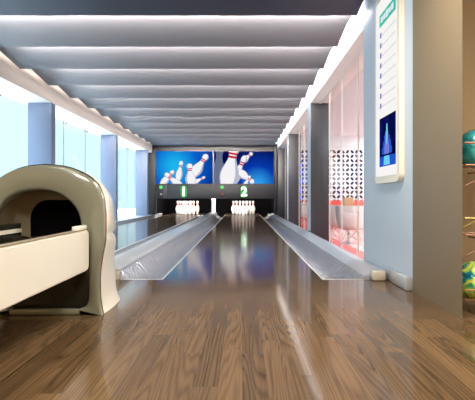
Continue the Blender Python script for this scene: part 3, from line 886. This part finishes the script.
def make_chair(label, loc, rot, group):
    root = thing('shell_chair', label, 'chair', (0, 0, 0), group)
    # tub shell: lofted half-bowl, opening towards -y
    bm = new_bm(); secs = []
    n = 22
    for lv, (rad, z) in enumerate(((0.05, 0.40), (0.17, 0.405), (0.23, 0.43), (0.262, 0.50), (0.285, 0.60), (0.30, 0.68), (0.305, 0.74), (0.307, 0.80), (0.308, 0.85))):
        S = []
        for k in range(n+1):
            a = 2*PI*k/n
            up = 0.5+0.5*math.sin(a)                    # 1 at the back, 0 at the front
            zz = z
            lim = 0.46+0.42*(min(1.0, up*1.5))**1.2
            if z > lim: zz = lim+(z-lim)*0.02
            S.append((rad*math.cos(a), rad*0.92*math.sin(a)*(1.0 if up > 0.3 else 0.95), zz))
        secs.append(S)
    R = add_loft(bm, secs); bm.faces.new(R[0][:-1])
    bmesh.ops.remove_doubles(bm, verts=bm.verts[:], dist=0.0004)
    bmesh.ops.recalc_face_normals(bm, faces=bm.faces[:])
    r = bmesh.ops.solidify(bm, geom=bm.faces[:], thickness=0.012)
    obj('seat_shell', bm, M['chairwhite'], root, angle=60)
    for sx, sy in ((1, 1), (1, -1), (-1, 1), (-1, -1)):
        bm = new_bm()
        add_tube(bm, [(sx*0.24, sy*0.24, 0.0), (sx*0.10, sy*0.12, 0.40)], 0.010, 6)
        obj('leg', bm, M['wirewhite'], root)
    bm = new_bm()
    for sx in (1, -1):
        add_tube(bm, [(sx*0.10, 0.12, 0.39), (sx*0.205, -0.21, 0.10)], 0.006, 6)
        add_tube(bm, [(sx*0.10, -0.12, 0.39), (sx*0.205, 0.21, 0.10)], 0.006, 6)
        add_tube(bm, [(0.10, sx*0.12, 0.39), (-0.205, sx*0.21, 0.10)], 0.006, 6)
        add_tube(bm, [(-0.10, sx*0.12, 0.39), (0.205, sx*0.21, 0.10)], 0.006, 6)
    obj('wire_brace', bm, M['wirewhite'], root)
    root.location = loc; root.rotation_euler = (0, 0, rot)
    return root
G = 'white shell chairs in the lounge'
ch = make_chair('white shell chair nearest the glass, in front of the tan box', (2.02, 8.3, LOW), PI*0.92, G)
copy_thing(ch, (1.90, 9.15, LOW), PI*0.6, 'white shell chair just left of the front one, behind the glass joint', G)
copy_thing(ch, (2.98, 9.9, LOW), -0.5, 'white shell chair on the right side of the white table, by the tan box', G)
copy_thing(ch, (1.97, 13.6, LOW), PI*0.8, 'white shell chair far back, seen between the two grey columns', G)
t = thing('pedestal_table', 'white round pedestal table behind the nearest shell chair', 'table', (2.30, 9.75, LOW))
bm = new_bm(); add_lathe(bm, [(0.01, 0.72), (0.30, 0.72), (0.31, 0.73), (0.31, 0.745), (0.30, 0.75), (0.01, 0.75)], (2.30, 9.75, LOW), 28); obj('tabletop', bm, M['chairwhite'], t)
bm = new_bm(); add_lathe(bm, [(0.03, 0.02), (0.03, 0.72)], (2.30, 9.75, LOW), 14); obj('stem', bm, M['steel'], t)
bm = new_bm(); add_lathe(bm, [(0.22, 0.0), (0.22, 0.012), (0.04, 0.03)], (2.30, 9.75, LOW), 24); obj('base', bm, M['steel'], t)
bm = new_bm(); add_box(bm, 2.17, 2.37, 9.62, 9.80, LOW+0.751, LOW+1.0, bev=0.008)
tag(obj('wooden_box', bm, M['tanwood']), 'tan wooden box standing on the white lounge table', 'box')

# ---------------------------------------------------------------- added fill lamps, out of view, to brighten lounge and concourse
def fill_panel(x, y, z, w, d, m, label, group):
    t = thing('fill_light', label, 'ceiling light', (x, y, z), group)
    obj('frame', add_box(new_bm(), x-w/2-0.03, x+w/2+0.03, y-d/2-0.03, y+d/2+0.03, z, z+0.04), M['white'], t)
    bm = new_bm(); vs = [bm.verts.new(c) for c in ((x-w/2, y-d/2, z-0.003), (x+w/2, y-d/2, z-0.003), (x+w/2, y+d/2, z-0.003), (x-w/2, y+d/2, z-0.003))]
    bm.faces.new(vs[::-1]); obj('diffuser', bm, m, t, recalc=False)
for x, y in ((3.0, 5.5), (3.1, 8.5), (4.6, 11.5), (5.0, 14.0)):
    fill_panel(x, y, 2.71, 0.9, 0.9, M['fill_white'], 'square white fill light added unseen over the lounge chairs', 'added lounge fill lights')
for x, y in ((-1.7, 0.2), (0.5, 2.3), (0.5, -0.5), (-1.7, -1.8), (2.4, 0.8)):
    fill_panel(x, y, 2.5, 0.8, 0.8, M['fill_warm'], 'square warm ceiling light over the bowlers\' area', 'added concourse fill lights')

# ---------------------------------------------------------------- daylight
w = bpy.data.worlds.new('World'); SC.world = w; w.use_nodes = True
bg = w.node_tree.nodes['Background']
nt = w.node_tree; N = nt.nodes; L = nt.links
tc = N.new('ShaderNodeTexCoord'); sx = N.new('ShaderNodeSeparateXYZ'); L.new(tc.outputs['Generated'], sx.inputs[0])
cr = N.new('ShaderNodeValToRGB'); el = cr.color_ramp.elements          # overcast sky: much brighter overhead than at the horizon
el[0].position = 0.20; el[0].color = (0.86/8, 1.2/8, 1.3/8, 1); el[1].position = 0.75; el[1].color = (0.80, 1.0, 1.16, 1)
L.new(sx.outputs[2], cr.inputs[0]); L.new(cr.outputs[0], bg.inputs['Color']); bg.inputs['Strength'].default_value = 8.0

# ---------------------------------------------------------------- camera
cam = bpy.data.cameras.new('Camera'); co = bpy.data.objects.new('Camera', cam); COL.objects.link(co)
co.location = (0, 0, H); co.rotation_euler = (PI/2, 0, 0)
cam.sensor_width = 36; cam.lens = F/475*36
cam.shift_x = -(VX-237.5)/475; cam.shift_y = (VY-200)/475
cam.clip_start = 0.05
SC.camera = co
